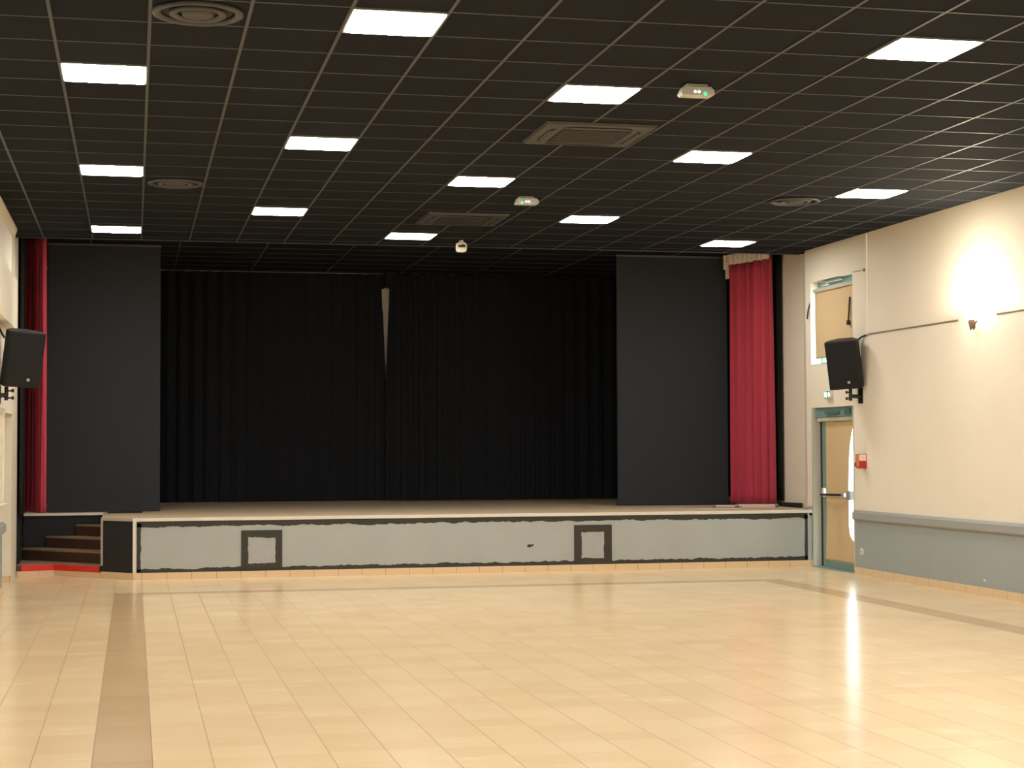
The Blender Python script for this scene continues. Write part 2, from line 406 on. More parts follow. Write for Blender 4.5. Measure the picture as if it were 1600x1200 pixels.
# rough black brush outline
def ragged(bm, x0, x1, z0, z1, side, step=.022, amp=.007, y=-.0012, th=.004):
    """strip whose edge on 'side' is uneven"""
    horiz = side in ('top', 'bottom')
    n = max(2, int(((x1-x0) if horiz else (z1-z0))/step)); F = []; jit = 0
    for i in range(n+1):
        t = i/n; jit = .72*jit + random.uniform(-amp, amp)
        if horiz:
            x = x0+(x1-x0)*t
            a, b = ((x, z0), (x, z1+jit)) if side == 'top' else ((x, z0+jit), (x, z1))
        else:
            z = z0+(z1-z0)*t
            a, b = ((x0, z), (x1+jit, z)) if side == 'right' else ((x0+jit, z), (x1, z))
        F.append((a, b))
    vs = [[bm.verts.new((p[0], yy, p[1])) for p in ab for yy in (y, y+th)] for ab in F]
    for i in range(n):
        A, B = vs[i], vs[i+1]
        bm.faces.new((A[0], B[0], B[2], A[2])); bm.faces.new((A[1], A[3], B[3], B[1]))
        bm.faces.new((A[0], A[1], B[1], B[0])); bm.faces.new((A[2], B[2], B[3], A[3]))
    for A in (vs[0], vs[-1]): bm.faces.new((A[0], A[2], A[3], A[1]))
bm = BM()
ragged(bm, .045, 8.87, ZS-.105, ZS-.04, 'bottom'); ragged(bm, .045, 8.87, .085, .135, 'top')
ragged(bm, .045, .095, .10, ZS-.06, 'right', amp=.004); ragged(bm, 8.825, 8.87, .10, ZS-.06, 'left', amp=.004)
obj('painted_outline', bm, M_BLACKPAINT, st)
bm = BM(); prism(bm, [(4.99, .325), (5.03, .318), (5.045, .33), (5.075, .338), (5.08, .362), (5.05, .356), (5.02, .362), (4.995, .35)], 'y', -.002, .003)
obj('paint_spot', bm, M_BLACKPAINT, st)

# two hatches in the stage front
def hatch(x0, x1, z0, z1, ix0, ix1, iz0, iz1, label):
    h = thing('stage_hatch', label, 'hatch', ((x0+x1)/2, YS, 0), group='hatches in the stage front')
    cx = (x0+x1)/2; bm = BM()
    ragged(bm, x0-cx, x1-cx, iz1, z1, 'bottom', amp=.007, y=-.012, th=.0095); ragged(bm, x0-cx, x1-cx, z0, iz0, 'top', amp=.006, y=-.012, th=.0095)
    ragged(bm, x0-cx, ix0-cx, z0+.01, z1-.01, 'right', amp=.005, y=-.0115, th=.009); ragged(bm, ix1-cx, x1-cx, z0+.01, z1-.01, 'left', amp=.005, y=-.0115, th=.009)
    obj('painted_frame', bm, M_BLACKPAINT, h)
    part('panel', [(ix0-cx-.03, ix1-cx+.03, -.009, -.0025, iz0-.03, iz1+.03)], M_HATCH, h)
hatch(1.32, 1.83, .112, .592, 1.407, 1.742, .184, .502, 'left stage hatch, grey panel in a rough black painted frame')
hatch(5.62, 6.128, .095, .60, 5.714, 6.024, .172, .511, 'right stage hatch, grey panel in a rough black frame near the paint spot')

# corner steps up to the stage, their edges parallel to the angled panel
sp = thing('stage_steps', 'brown corner steps with a red painted bottom riser beside the stage', 'steps', (bx, 22.02, 0))
dirv = Vector((math.cos(ang), math.sin(ang), 0)); nrm = Vector((-dirv.y, dirv.x, 0))
if nrm.y < 0: nrm = -nrm                                       # going up, towards the back
R = ZS/5
def clip(poly):                                                # keep x>-1.435, x<bx-.004, y<23.745 (world) in local coords
    def cut(pl, inside, inter):
        out = []
        for i in range(len(pl)):
            a, b = pl[i], pl[(i+1) % len(pl)]
            if inside(a): out.append(a)
            if inside(a) != inside(b): out.append(inter(a, b))
        return out
    def lx(v): return lambda a, b: (v, a[1]+(b[1]-a[1])*(v-a[0])/(b[0]-a[0]))
    def ly(v): return lambda a, b: (a[0]+(b[0]-a[0])*(v-a[1])/(b[1]-a[1]), v)
    XMIN, XMAX, YMAX = -1.443-bx, -.008, 23.74-22.02
    poly = cut(poly, lambda p: p[0] > XMIN, lx(XMIN)); poly = cut(poly, lambda p: p[0] < XMAX, lx(XMAX)); poly = cut(poly, lambda p: p[1] < YMAX, ly(YMAX))
    return poly
offs = [0.0, .335, .645, .93]
for k, o0 in enumerate(offs):
    a = nrm*o0; b = nrm*2.4
    P = [a - dirv*2.5, a + dirv*2.5, b + dirv*2.5, b - dirv*2.5]
    pl = clip([(p.x, p.y) for p in P])
    if k == 0:                                                  # bottom step is cut back on its left
        pl = clip([(p.x, p.y) for p in P]); cutx = -.985-bx
        y_c = (nrm*0 + dirv*((cutx)/dirv.x)).y
        pl = [p for p in pl if not (p[0] < cutx and p[1] < y_c+.9)]
        pl = sorted(pl, key=lambda p: math.atan2(p[1]-1.0, p[0]+.5))
        pl = [(-.008, (dirv*(.008/-dirv.x)).y), (-.008, 1.72), (-1.058, 1.72), (-1.058, y_c-.10), (cutx, y_c)]
    TH = .006 if k == 0 else .022
    bm = BM(); prism(bm, pl, 'z', max(.001, R*k-.001), R*(k+1)-TH); obj('riser', bm, M_RISER, sp)
    fwd = -nrm*.012
    pl2 = [(p[0]+(fwd.x if False else 0), p[1]) for p in pl]
    bm = BM(); prism(bm, pl2, 'z', R*(k+1)-TH, R*(k+1)); obj('tread', bm, M_TREAD, sp)
y_c = (dirv*((-.985-bx)/dirv.x)).y
Mst = Matrix.Rotation(ang, 4, 'Z'); LL = (Vector((-.985-bx, y_c))).length
bm = BM(); box(bm, .035, LL, 0, .006, .070, .147, Mst)
a2 = math.atan2(-.10, -1.058-(-.985-bx)); M2 = Matrix.Translation((-.985-bx, y_c, 0)) @ Matrix.Rotation(a2, 4, 'Z'); L2 = math.hypot(.10, 1.058-.985+bx if False else (-1.058-(-.985-bx)))
box(bm, 0, L2-.06, 0, .006, .070, .147, M2)
obj('red_riser_paint', bm, M_REDPAINT, sp)
bm = BM(); box(bm, .008, LL, 0, .009, 0, .070, Mst); box(bm, 0, L2, 0, .009, 0, .070, M2); obj('plinth_tiles', bm, M_PLINTH, sp)
bm = BM(); prism(bm, [(y_c-.02, .152), (y_c-.02, .21), (y_c+.45, .24), (1.71, .62), (1.71, .50), (y_c+.4, .152)], 'x', -1.055, -1.04); obj('skirting', bm, M_BLACKWALL, sp)

# ------------------------------------------------------------------ flats, curtains
def flat(x0, x1, y, z1, label):
    f = thing('stage_flat', label, 'stage flat', ((x0+x1)/2, y, ZS+.002), group='charcoal flats framing the stage')
    w = (x1-x0)/2
    part('cloth_panel', [(-w, w, -.02, .02, .06, z1-ZS-.03)], M_FLAT, f)
    part('bottom_rail', [(-w-.006, w+.006, -.03, .03, .0, .06)], M_FLATRAIL, f)
    part('top_rail', [(-w-.01, w+.01, -.025, .025, z1-ZS-.03, z1-ZS-.004)], M_RAILGREY, f)
    return f
flat(-1.15, .357, 24.10, 4.445, 'tall charcoal cloth flat at the left of the stage, above the steps')
flat(6.93, 8.63, 24.10, 4.45, 'tall charcoal cloth flat at the right of the stage')

def drape(x0, x1, y, label, split):
    """half of the back curtain, the split edge pulls apart towards the top"""
    n = int((x1-x0)/.018); ph = random.uniform(0, 6); zt, zb = 4.44, ZS+.02
    fr = [random.uniform(.8, 1.2) for _ in range(12)]
    def f(s, t):
        z = zt+(zb-zt)*t; x = x0+(x1-x0)*s
        gap = .063*max(0, (z-2.62)/1.58)**.9 if z > 2.62 else 0
        if z > 3.85: gap += .006
        if z > 4.205: gap = 0
        e = (1-s if split == 'right' else s); 
        if e < .05: x += (-gap if split == 'right' else gap)*(1-e/.05)**1.5
        a = .020+.014*math.sin(1.7*x+ph); ym = .8*math.sin(x*.9+ph)
        yy = y + a*math.sin(2*math.pi*x/.21 + 1.6*math.sin(x*1.3+ph)) + .010*math.sin(2*math.pi*x/.083+ym+2*t)*(.3+.7*t)
        return Vector((x, yy, z))
    bm = BM(); sheet(bm, f, n, 150)
    o = obj('back_curtain', bm, M_VELVET, smooth=True, solid=.004)
    return tag(o, label, 'curtain', 'black curtains across the back of the stage')
drape(-1.38, 3.990, 27.42, 'left half of the black back curtain, beside the pale gap', 'right')
drape(3.972, 9.05, 27.345, 'right half of the black back curtain, beside the pale gap', 'left')

def red_curtain(p0, p1, label, tape, amp=.075):
    """bunched curtain from p0 (front) to p1 (back), x/y"""
    c = thing('stage_curtain', label, 'curtain', (p0[0], p0[1], ZS), group='red curtains at the stage sides')
    d = Vector((p1[0]-p0[0], p1[1]-p0[1], 0)); Ln = d.length; d.normalize(); nn = Vector((-d.y, d.x, 0))
    zt, zb = (SCZ-.16 if tape else SCZ-.02)-ZS, .035
    def f(s, t):
        z = zt+(zb-zt)*t
        sp = 1+.06*t; u = (s-.5)*Ln*sp+.5*Ln
        k = s*6.0+.35*math.sin(5*s)
        a = amp*(.65+.35*math.sin(3*s+1)) * (.7+.3*t)
        off = a*math.sin(2*math.pi*k+.5*math.sin(7*s)) + .012*math.sin(2*math.pi*k*2.3+3*t)
        u += .018*math.sin(2*math.pi*k*1.0+1.3)
        P = d*u + nn*off + Vector((0, 0, z + (.10*max(0, .2-s)/.2*(1-t) if tape else 0)))
        if tape and s < .2: P += Vector((.11, .16, 0))*((.2-s)/.2)**.8
        return P
    bm = BM(); sheet(bm, f, 220, 24); obj('drape', bm, M_RED, c, smooth=True, solid=.004)
    if tape:
        def g(s, t):
            u = s*Ln*1.04-.02*Ln; off = .03*math.sin(2*math.pi*s*9)*(t) 
            s = .12+.88*s; z = SCZ-.012-ZS - .145*t - .012*abs(math.sin(math.pi*s*9))*t
            return d*u + nn*(off+.03*(1 if tape > 0 else -1)) + Vector((0, 0, z))
        bm = BM(); sheet(bm, g, 160, 3)
        b = d*Ln*1.03
        bx_ = [(b.x-.03, b.x+.01, b.y-.01, b.y+.04, SCZ-ZS-.36, SCZ-ZS-.12), (b.x-.06, b.x-.03, b.y, b.y+.05, SCZ-ZS-.22, SCZ-ZS-.015)]
        for q in bx_: box(bm, *q)
        obj('heading_tape', bm, M_TAPE, c, solid=.006)
    bm = BM(); a = -d*.05; b = d*(Ln*1.03); tube(bm, [(a.x, a.y, SCZ-ZS-.012), (b.x, b.y, SCZ-ZS-.012)], .011); obj('curtain_rail', bm, M_TAPE if tape else M_RAILGREY, c)
red_curtain((8.87, 22.92), (8.59, 23.84), 'red velvet curtain with white heading tape bunched at the right side of the stage', 1)
red_curtain((-1.125, 22.84), (-1.405, 23.70), 'red velvet curtain bunched at the left side of the stage behind the speaker', 0, .035)

def dark_wall_sheet(x, y0, y1, sg, z0, label):  # added dark sheet; its folds imitate the wall's soft dark edge
    def f(s, t):
        y = y0+(y1-y0)*s; z = 4.44+(z0-4.44)*t
        off = .035*math.sin(2*math.pi*(y-y0)/.34-1.2)+.012*math.sin(2*math.pi*(y-y0)/.13)
        return Vector((x-sg*(.035+.55*off*min(1, s*6+.3)), y, z))
    bm = BM(); sheet(bm, f, 120, 12)
    return tag(obj('added_dark_sheet', bm, mat('added_sheet_dark', lin(40, 38, 34), .95, spec=.1), smooth=True, solid=.004), label, 'curtain', 'added dark sheets along the stage walls')
dark_wall_sheet(9.125, 23.05, 25.6, 1, ZS+.085, 'added dark sheet imitating the soft dark edge of the right stage wall, beside the red curtain')
dark_wall_sheet(-1.446, 22.62, 23.12, -1, ZS+.006, 'added dark sheet imitating the soft dark edge of the left stage wall, above the steps')

# poles and battens lying on the stage by the right curtain
def pole(p, q, r, m, name, label, group=None, caps=True):
    o = thing(name, label, 'pole', p, group=group)
    v = Vector(q)-Vector(p); bm = BM(); tube(bm, [(0,0,0), tuple(v)], r, 14); obj('shaft', bm, m, o, smooth=False)
    if caps:
        for t in (0, 1):
            c = v*t; d = v.normalized()*.045*(1 if t == 0 else -1); bm = BM(); tube(bm, [tuple(c-d*.1), tuple(c+d)], r*1.18, 14); obj('end_cap', bm, mat('brownish_pole_cap', lin(120, 104, 96), .5), o)
    return o
pole((8.33, 22.95, ZS+.026), (8.88, 22.72, ZS+.026), .020, M_POLE, 'metal_pole', 'thick metal pole lying in front of the right red curtain', 'poles lying on the stage')
pole((7.98, 22.92, ZS+.021), (8.30, 22.76, ZS+.021), .016, M_POLE, 'metal_pole', 'shorter metal pole lying in front of the right flat', 'poles lying on the stage')
pole((8.26, 22.52, ZS+.014), (8.72, 22.42, ZS+.014), .012, M_POLE, 'metal_pole', 'thin metal pole lying nearest the stage edge at right', 'poles lying on the stage', caps=False)
tag(part('wooden_lath', [(7.42, 8.2, 22.38, 22.44, ZS+.001, ZS+.009)], mat('pale_lath_wood', lin(206, 188, 160), .6)), 'thin pale lath lying flat on the stage near the right flat', 'lath')
tag(part('floor_mat', [(-.34, .12, 23.50, 23.86, ZS+.001, ZS+.012)], M_BLACKWALL), 'black mat on the stage floor in front of the left flat', 'mat')
bm = BM(); Mw = Matrix.Translation((9.09, 22.34, ZS+.001)) @ Matrix.Rotation(math.radians(-1), 4, 'Z')
prism(bm, [(0, 0), (.92, 0), (.92, .055), (0, .072)], 'x', -.03, 0, Mw)
tag(obj('black_batten', bm, M_BLACKWALL), 'black wooden batten on the stage along the right side wall', 'batten')

# ------------------------------------------------------------------ ceiling lights
lt = thing('ceiling_light', '', 'ceiling light', (0, 0, CZ), group='square panel lights in the black ceiling')
bm = BM()
for s in (-1, 1):
    box(bm, s*.293-.006, s*.293+.006, -.299, .299, -.012, 0); box(bm, -.287, .287, s*.293-.006, s*.293+.006, -.012, 0)
obj('frame', bm, M_FRAME, lt)
bm = BM(); prism(bm, roundrect(.574, .574, .045), 'z', -.014, -.003); obj('diffuser', bm, M_LAMP, lt)
rows = {1: 10.53, 4: 12.37, 8: 14.84, 11: 16.66, 15: 19.18, 18: 21.11}
spots = [(-4.5, 1, 'large panel light at the top centre of the black ceiling, nearest the viewer'),
 (1.5, 1, 'panel light nearest the right wall in the foremost row, at the top right'),
 (-7.5, 4, 'panel light at the upper left, just behind the big round vent'),
 (-1.5, 4, 'panel light just in front of the square air cassette, left of the emergency lamp'),
 (-4.5, 8, 'panel light second along the row of lights going back from the top centre one'),
 (1.5, 8, 'panel light right of and behind the near square air cassette'),
 (-7.5, 11, 'middle of the three panel lights along the left side'),
 (-1.5, 11, 'panel light left of the smaller emergency lamp over the middle of the hall'),
 (5.5, 11, 'panel light nearest the right wall, beside the small round vent'),
 (-4.5, 15, 'panel light over the left middle, last but one before the stage'),
 (1.5, 15, 'panel light right of centre, midway between the far cassette and the right wall'),
 (-7.5, 18, 'farthest panel light on the left, above the left charcoal flat'),
 (-1.5, 18, 'farthest panel light at the centre, beside the motion detector'),
 (5.5, 18, 'farthest panel light on the right, in front of the right red curtain')]
first = True
for i, r, lab in spots:
    p = (GX(i), rows[r], CZ)
    if first: lt.location = p; lt['label'] = lab; first = False
    else: dup(lt, p, lab)
# the same pattern goes on overhead and behind the viewer
for Y, xs in ((8.1, (-7.5, -1.5, 5.5)), (6.2, (-4.5, 1.5)), (3.8, (-7.5, -1.5, 5.5)), (1.9, (-4.5, 1.5)), (-.5, (-7.5, -1.5, 5.5)), (-2.4, (-4.5, 1.5))):
    for i in xs: dup(lt, (GX(i), Y, CZ), 'panel light overhead, nearer than the top edge of the photo')
dup(lt, (GX(5.5), rows[4], CZ), 'panel light beside the right wall, just outside the photo edge')

# ------------------------------------------------------------------ vents and cassettes
def vent(x, y, label):
    v = thing('round_ceiling_vent', label, 'ceiling vent', (x, y, CZ), group='round vents in the ceiling')
    bm = BM(); lathe(bm, [(.275, -.001), (.275, -.018), (.255, -.026), (.235, -.020), (.222, -.002)], 48); obj('rim', bm, M_VENT, v, smooth=True, solid=.003)
    bm = BM(); lathe(bm, [(.175, -.006), (.172, -.022), (.155, -.030), (.12, -.012)], 48); obj('ring', bm, M_VENT, v, smooth=True, solid=.003)
    bm = BM(); lathe(bm, [(.10, -.006), (.095, -.026), (.05, -.032), (.001, -.033)], 40); obj('cone', bm, M_VENT, v, smooth=True)
    bm = BM(); lathe(bm, [(.21, -.0035), (.001, -.0036)], 40); obj('throat', bm, M_VENTDARK, v)
vent(.375, 10.53, 'big round vent at the top left edge of the picture')
vent(.405, 17.33, 'faint round vent on the left, right of the middle left panel light')
vent(7.0, 17.33, 'small round vent on the right, left of the light near the right wall')
def cassette(x, y, label):
    v = thing('air_cassette', label, 'air conditioning cassette', (x, y, CZ), group='square air cassettes in the ceiling')
    h = .475; bm = BM()
    rr = roundrect(2*h, 2*h, .02, 3); inner = roundrect(.60, .60, .02, 3)
    A = [bm.verts.new((p[0], p[1], -.004)) for p in rr]; B = [bm.verts.new((p[0]*.97, p[1]*.97, -.026)) for p in rr]; Cc = [bm.verts.new((p[0], p[1], -.034)) for p in inner]
    n = len(rr)
    for P, Q in ((A, B), (B, Cc)):
        for i in range(n): bm.faces.new((P[i], P[(i+1) % n], Q[(i+1) % n], Q[i]))
    obj('fascia', bm, M_VENT, v)
    part('filter_grille', [(-.29, .29, -.29, .29, -.036, -.026)] , M_GRILLE, v)
    for k in range(4):
        Mk = Matrix.Rotation(k*math.pi/2, 4, 'Z'); bm = BM()
        pts = [(-.30, -.345), (-.27, -.385), (-.2, -.40), (.2, -.40), (.27, -.385), (.30, -.345), (.24, -.36), (-.24, -.36)]
        prism(bm, pts, 'z', -.034, -.0265, Mk); obj('air_slot', bm, M_VENTDARK, v)
        bm = BM(); prism(bm, [(-.22, -.392), (.22, -.392), (.22, -.372), (-.22, -.372)], 'z', -.037, -.033, Mk); obj('flap', bm, M_VENT, v)
cassette(3.77, 13.95, 'square air cassette behind a panel light at the right of centre, nearer one')
cassette(3.72, 19.41, 'square air cassette, farther one, above the middle of the stage')

# emergency lamps and detector
def emergency(x, y, sx, label, flip):
    e = thing('emergency_lamp', label, 'emergency light', (x, y, CZ), group='emergency lamps on the ceiling')
    w = .13*sx
    part('back_plate', [(-w*.62, w*.62, -.035, .045, -.02, 0)], M_WHITE, e, bevel=.004)
    bm = BM(); prism(bm, [(-w, -.075), (-w*.8, -.02), (w*.8, -.02), (w, -.05), (w, -.075), (w*.86, -.09), (-w*.9, -.09)], 'y', -.055, .055)
    obj('lens', bm, M_LENS, e, bevel=.006)
    s = -1 if flip else 1
    bm = BM()
    for k in (-.018, .012): lathe(bm, [(.010, 0), (.006, .004), (.001, .005)], 12, Matrix.Translation((s*(-.005)+k, -.0555, -.062)) @ Matrix.Rotation(math.pi/2, 4, 'X'))
    obj('white_led', bm, M_LEDW, e)
    bm = BM(); lathe(bm, [(.015, 0), (.010, .004), (.001, .005)], 12, Matrix.Translation((s*.055, -.0555, -.074)) @ Matrix.Rotation(math.pi/2, 4, 'X')); obj('green_led', bm, M_LEDG, e)
emergency(4.05, 11.93, 1.0, 'nearer emergency lamp with a green light, at the upper right of centre', False)
emergency(4.07, 17.6, .98, 'farther emergency lamp on the ceiling above the middle of the hall', True)
dt = thing('motion_detector', 'small white motion detector hanging at the ceiling edge above the stage', 'detector', (4.11, 21.5, CZ))
bm = BM(); lathe(bm, [(.03, 0), (.03, -.03), (.025, -.032)], 16); obj('stem', bm, M_WHITE, dt)
bm = BM(); prism(bm, roundrect(.135, .125, .035), 'y', -.035, .035, Matrix.Translation((0, 0, -.088))); obj('body', bm, M_WHITE, dt, bevel=.008)
bm = BM(); prism(bm, [(-.045, -.005), (.045, -.005), (.048, .025), (.01, .035), (-.02, .022), (-.046, .028)], 'y', -.041, -.034, Matrix.Translation((0, 0, -.085))); obj('sensor_window', bm, M_AMBER, dt)

# ------------------------------------------------------------------ loudspeakers
def speaker(loc, yaw, tilt, sgn, label, wall_x, cable, roll, pole_dx):
    """front of the box is local -y"""
    s = thing('loudspeaker', label, 'loudspeaker', loc, group='loudspeakers on the side walls')
    Mx = Matrix.Rotation(yaw, 4, 'Z') @ Matrix.Rotation(tilt, 4, 'X') @ Matrix.Rotation(roll, 4, 'Y')
    w, h, d = .205, .305, .29
    bm = BM(); prism(bm, [(-w, -.0), (w, -.0), (w, .13), (w*.5, d), (-w*.5, d), (-w, .13)], 'z', -h, h, Mx); obj('cabinet', bm, M_BLACKPL, s, bevel=.012)
    bm = BM(); prism(bm, roundrect(2*w-.02, 2*h-.02, .015, 3), 'y', -.014, .002, Mx); obj('front_mesh', bm, M_MESH, s, bevel=.005)
    bm = BM(); prism(bm, roundrect(.032, .032, .006, 3), 'y', -.018, -.013, Mx @ Matrix.Translation((.055*1, 0, -.215))); obj('badge', bm, M_BADGE, s)
    b = thing('speaker_bracket', 'black wall bracket with clamp knobs under the ' + ('right' if sgn > 0 else 'left') + ' speaker', 'bracket', (wall_x, loc[1]+.10, loc[2]-.36), group='speaker brackets')
    dx = pole_dx
    yy = loc[1] + (Mx @ Vector((0, .17, 0))).y - b.location.y
    part('wall_plate', [((-.012 if sgn > 0 else 0), (0 if sgn > 0 else .012), -.06, .06, -.11, .09)], M_BLACKMETAL, b)
    bm = BM(); tube(bm, [(0, 0, -.02), (dx, yy, -.02), ], .024, 12); tube(bm, [(dx, yy, -.075), (dx, yy, .075)], .022, 12); obj('arm', bm, M_BLACKMETAL, b)
    for k, z in enumerate((.03, -.05)):
        bm = BM(); tube(bm, [(dx, yy, z), (dx-.075*sgn*(1 if sgn > 0 else 1), yy-.04, z)], .009, 8); tube(bm, [(dx-.07*sgn, yy-.04, z-.018), (dx-.07*sgn, yy-.04, z+.018)], .014, 10); obj('clamp_knob', bm, M_BLACKMETAL, b)
    bm = BM(); tube(bm, cable, .012, 8); tag(obj('speaker_cable', bm, M_BLACKMETAL, smooth=True), 'short black cable from the wall to the ' + ('right' if sgn > 0 else 'left') + ' speaker', 'cable', 'speaker cables')
speaker((8.655, 19.90, 2.62), math.radians(-38), math.radians(13), 1, 'black loudspeaker on the right wall in front of the window', XR,
        [(8.862, 20.06, 2.89), (8.885, 20.02, 2.93), (8.92, 19.92, 2.985), (8.935, 19.78, 3.005)], math.radians(-3.0), -.13)
speaker((-1.155, 19.25, 2.585), math.radians(24), math.radians(12), -1, 'black loudspeaker on the left wall in front of the red curtain', XL,
        [(-1.385, 19.38, 2.84), (-1.40, 19.28, 2.87), (-1.42, 19.1, 2.93), (-1.425, 18.9, 2.97)], math.radians(2.5), .07)

# ------------------------------------------------------------------ right wall: door
dr = bpy.data.objects.new('door_1', None); C.objects.link(dr); dr['kind'] = 'structure'; dr.location = (XR, D0, 0)
W_ = D1-D0
part('door_lining', [(-.004, .13, W_-.05, W_, .01, 2.13), (-.004, .13, .0, .03, .01, 2.13)], M_JAMB, dr)
part('head_frame', [(.03, .13, .03, W_-.05, 2.0, 2.128)], M_TEAL, dr)
part('door_closer', [(.0, .03, .5, .95, 2.035, 2.075), (-.005, .03, .15, .30, 2.02, 2.10)], M_TEALDARK, dr, bevel=.006)
part('seal_strip', [(.10, .13, W_-.14, W_-.05, .012, 2.0)], M_BLACKMETAL, dr)
part('leaf_frame', [(.09, .135, W_-.255, W_-.14, .012, 2.0), (.09, .135, .03, .12, .012, 2.0), (.09, .135, .12, W_-.255, 1.95, 2.0), (.09, .135, .12, W_-.255, .012, .10)], M_TEAL, dr, bevel=.003)
part('glass', [(.11, .116, .12, W_-.255, .10, 1.95)], M_GLASS, dr)
part('sill', [(-.01, .25, .0, W_, 0, .012)], M_TEAL, dr)
bm = BM(); tube(bm, [(.03, W_-.22, .97), (.03, .48, .98)], .016, 12); obj('push_bar', bm, M_BLACKMETAL, dr)
part('push_bar_housing', [(.02, .09, .20, .33, .92, 1.04), (.02, .09, .40, .50, .955, 1.005)], M_STEEL, dr, bevel=.006)
bm = BM(); prism(bm, roundrect(.06, .12, .028), 'x', .055, .09, Matrix.Translation((0, W_-.215, 1.0))); obj('lock_cover', bm, M_WHITE, dr)

bl = thing('door_blind', 'beige cloth blind hanging inside the glazed emergency door', 'blind', (XR+.088, D0, .0))
edge = [(1.95, 0.17), (1.8, 0.264), (1.6, 0.336), (1.35, 0.364), (1.05, 0.376), (0.8, 0.38), (0.6, 0.376), (0.5, 0.36), (0.43, 0.304), (0.38, 0.2), (0.3, 0.13), (0.1, 0.1)]
def eY(z):
    for (z1, y1), (z0, y0) in zip(edge, edge[1:]):
        if z0 <= z <= z1: return y0+(y1-y0)*(z-z0)/(z1-z0)
    return edge[0][1] if z > 1.9 else edge[-1][1]
def fb(s, t):
    z = 1.965-1.865*t; ya = eY(z); yb = W_-.262-.03*max(0, math.sin((t-.45)*5.5))*.6
    y = ya+(yb-ya)*s
    return Vector((-.012*math.sin(5.5*s+2.2*t)*t-.016*math.sin(11*s-3*t)*max(0, t-.45), y, z))
bm = BM(); sheet(bm, fb, 50, 60); obj('cloth', bm, M_BLIND, bl, smooth=True, solid=.0015)
part('blind_cassette', [(-.05, .0, .06, W_-.09, 1.945, 2.0)], M_JAMB, bl, bevel=.01)

# right wall: window over the door
wn = bpy.data.objects.new('window_1', None); C.objects.link(wn); wn['kind'] = 'structure'; wn.location = (XR, D0, 2.71)
H_ = 3.83-2.71
part('window_frame', [(.15, .20, .0, .05, 0, H_), (.15, .20, W_-.02, W_, 0, H_), (.10, .20, .05, W_-.02, H_-.10, H_), (.15, .20, .05, W_-.02, 0, .035)], M_TEAL, wn, bevel=.003)
part('glass', [(.178, .184, .05, W_-.02, .035, H_-.10)], M_GLASS, wn)
part('window_sill', [(.0, .25, .0, W_, -.001, .008)], mat('pale_blue_sill', lin(150, 190, 200), .5), wn)
part('opener', [(.04, .09, .5, 1.0, H_-.045, H_-.02), (.03, .09, .95, 1.12, H_-.07, H_-.015)], M_STEEL, wn, bevel=.005)
bm = BM(); tube(bm, [(.035, W_+.02, H_-.19), (-.02, W_+.03, H_-.36), (-.03, W_+.05, H_-.49)], .011, 8); obj('stay_arm', bm, M_BLACKMETAL, wn)
bm = BM(); tube(bm, [(.03, .15, H_-.30), (.015, .17, H_-.60)], .012, 8); tube(bm, [(.015, .17, H_-.60), (.013, .172, H_-.66)], .024, 10); obj('stay_arm', bm, M_BLACKMETAL, wn)
wb = thing('window_blind', 'beige roller blind covering the upper window behind the right speaker', 'blind', (XR+.04, D0, 2.71))
def fw_(s, t): return Vector((.004*math.sin(4*s+3*t), .03+(W_-.10)*s, H_-.11-(H_-.19)*t))
bm = BM(); sheet(bm, fw_, 20, 20); obj('cloth', bm, M_BLIND, wb, smooth=True, solid=.0015)
part('blind_cassette', [(-.03, .012, .02, W_-.06, H_-.15, H_-.10)], M_JAMB, wb, bevel=.008)

# ------------------------------------------------------------------ right wall fittings
ex = thing('exit_sign', 'small green and white lit exit sign between the window and the door', 'exit sign', (XR, 20.97, 2.292))
part('housing', [(-.045, 0, -.10, .10, -.052, .052)], M_WHITE, ex, bevel=.003)
part('sign_face', [(-.047, -.045, -.094, .094, -.046, .046)], M_SIGNG, ex)
bm = BM()
Xf = (-.0485, -.0468)
prism(bm, [(.012, -.038), (.085, -.03), (.085, .030), (.06, .038), (.03, .038), (.012, .02)], 'x', *Xf)      # doorway with runner
prism(bm, [(-.02, .0), (-.045, .036), (-.065, .036), (-.065, .018), (-.088, .018), (-.088, -.018), (-.065, -.018), (-.065, -.036), (-.045, -.036)], 'x', *Xf)   # arrow
obj('symbol', bm, M_SIGNW, ex)

al = thing('fire_alarm_point', 'red fire alarm box with a white label right of the door', 'fire alarm', (XR, 19.90, 1.43))
part('box', [(-.105, -.006, -.05, .05, -.09, .085)], M_REDBOX, al, bevel=.004)
part('front_cover', [(-.112, -.104, -.048, .048, -.075, .082)], M_REDPALE, al)
part('label_plate', [(-.1, -.012, -.054, -.05, .0, .078)], mat('pale_pink_label', lin(244, 220, 200), .5), al)
part('label_print', [(-.085, -.028, -.055, -.054, .03, .034), (-.08, -.033, -.055, -.054, .045, .049)], mat('faint_print', lin(210, 170, 150), .6), al)
part('test_key', [(-.125, -.112, .02, .045, -.07, -.02)], mat('brown_plastic', lin(110, 66, 46), .5), al, bevel=.003)
part('mounting_foot', [(-.09, -.07, -.04, .04, -.10, -.09), (-.03, -.01, -.04, .04, -.10, -.09), (-.006, 0, -.05, .05, -.09, .085)], M_REDPALE, al)
bm = BM(); tube(bm, [(8.936, 19.89, 1.515), (8.936, 19.89, 1.72)], .004, 6); tag(obj('alarm_wire', bm, M_CREAM), 'thin cream wire running up from the red alarm box', 'wire')

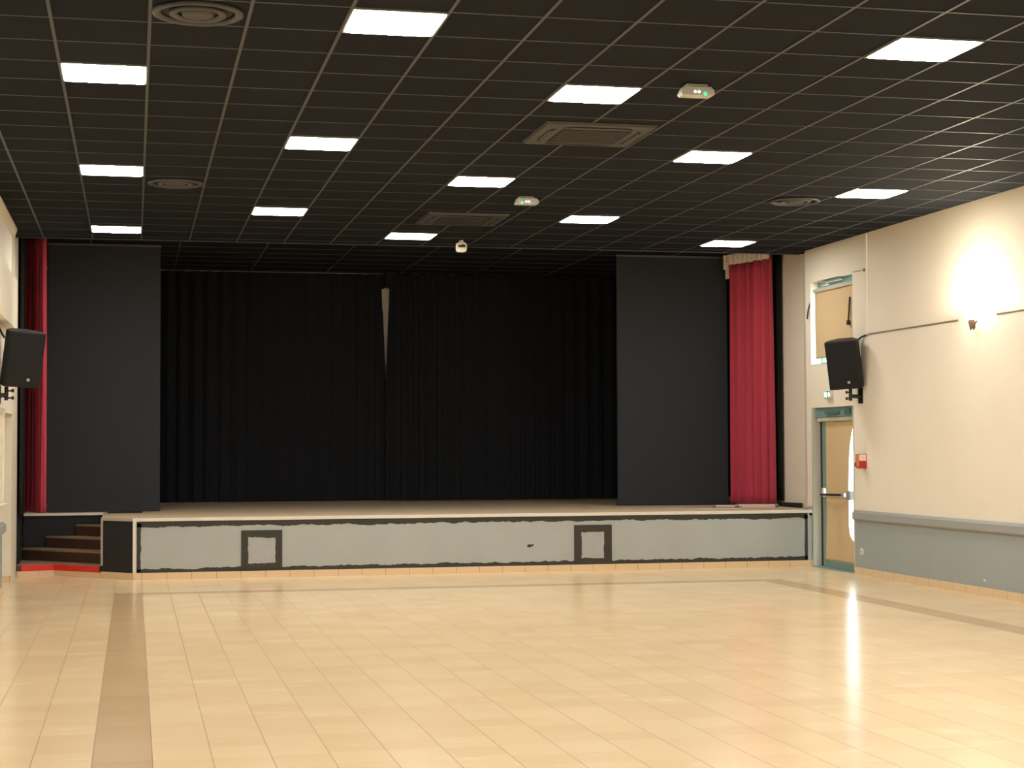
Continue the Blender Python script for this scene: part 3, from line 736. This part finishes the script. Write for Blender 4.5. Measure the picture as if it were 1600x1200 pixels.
ot = thing('wall_socket', 'white oval socket low on the grey wall beside the door', 'socket', (XR, 20.02, .289))
bm = BM(); prism(bm, roundrect(.085, .085, .03), 'x', -.012, 0); obj('plate', bm, M_WHITE, ot, bevel=.003)
bm = BM(); lathe(bm, [(.028, 0), (.026, -.004), (.001, -.004)], 20, Matrix.Translation((-.0125, 0, 0)) @ Matrix.Rotation(math.pi/2, 4, 'Y')); obj('socket_face', bm, M_JAMB, ot)
tag(part('wall_stud', [(-.012+XR, XR, 16.83, 16.875, .155, .172)], M_WHITE, bevel=.003), 'tiny white plate low on the grey wall near the right photo edge', 'wall plate')

# white vertical conduit and the cable that runs from it
cd = thing('wall_conduit', 'white vertical cable duct on the right wall beside the window', 'conduit', (XR, 19.78, 3.0))
part('duct', [(-.018, 0, -.02, .02, .0, 1.27)], M_WHITEPAINT, cd, bevel=.002)
part('junction_box', [(-.02, 0, .04, .075, .80, .84)], M_CABLE, cd)
bm = BM(); tube(bm, [(-.006, .06, .82), (-.006, .42, .83)], .004, 6); obj('branch_wire', bm, M_CABLE, cd)
bm = BM(); tube(bm, [(8.933, 19.76, 3.008), (8.933, 17.38, 3.004)], .009, 8); tag(obj('wall_cable', bm, M_CABLE), 'thin grey cable along the right wall, left of the wall lamp', 'cable', 'cables along the right wall')
bm = BM(); tube(bm, [(8.933, 16.50, 3.004), (8.933, YB, 3.0)], .009, 8); tag(obj('wall_cable', bm, M_CABLE), 'thin grey cable along the right wall, right of the wall lamp', 'cable', 'cables along the right wall')
bm = BM(); box(bm, XL+.0, XL+.014, 21.16, 21.19, 3.6, 4.17); tag(obj('wall_duct', bm, M_JAMB), 'thin vertical duct high on the left wall above the boxing', 'conduit')

# frosted wall lamp, an uplighter with its bulb inside the bowl
sc = thing('wall_lamp', 'bright frosted bowl wall lamp on the right wall with a tan ornament', 'wall lamp', (XR, 16.93, 3.065))
bm = BM(); n = 24; rings = []
for k in range(9):
    a = k/8*math.pi/2; r = .185*math.cos(a)**.7 if k < 8 else .012; z = -.15*math.sin(a)+.06
    rings.append([bm.verts.new((-r*math.sin(math.pi*i/n)*.95-.012, r*math.cos(math.pi*i/n), z)) for i in range(n+1)])
for k in range(8):
    for i in range(n): bm.faces.new((rings[k][i], rings[k][i+1], rings[k+1][i+1], rings[k+1][i]))
obj('bowl', bm, M_SCONCE, sc, smooth=True, solid=.004)
bm = BM(); lathe(bm, [(.002, -.05), (.03, -.035), (.048, 0), (.04, .03), (.018, .048), (.002, .05)], 16, Matrix.Translation((-.095, 0, .06))); obj('bulb', bm, M_BULB, sc, smooth=True)
part('back_plate', [(-.012, 0, -.06, .06, -.08, .06)], M_TAN, sc)
bm = BM(); lathe(bm, [(.002, -.20), (.012, -.185), (.02, -.165), (.010, -.14), (.022, -.115), (.006, -.088)], 14, Matrix.Translation((-.05, 0, 0))); obj('finial', bm, M_TAN, sc, smooth=True)
bm = BM(); prism(bm, [(p[0]*1.7, p[1]) for p in ((.05, -.105), (.025, -.20), (.0, -.17), (-.012, -.20), (-.03, -.15), (-.075, -.095), (-.035, -.125), (-.03, -.085), (.0, -.075), (.03, -.08))], 'x', -.075, -.06); obj('ornament', bm, M_TAN, sc)
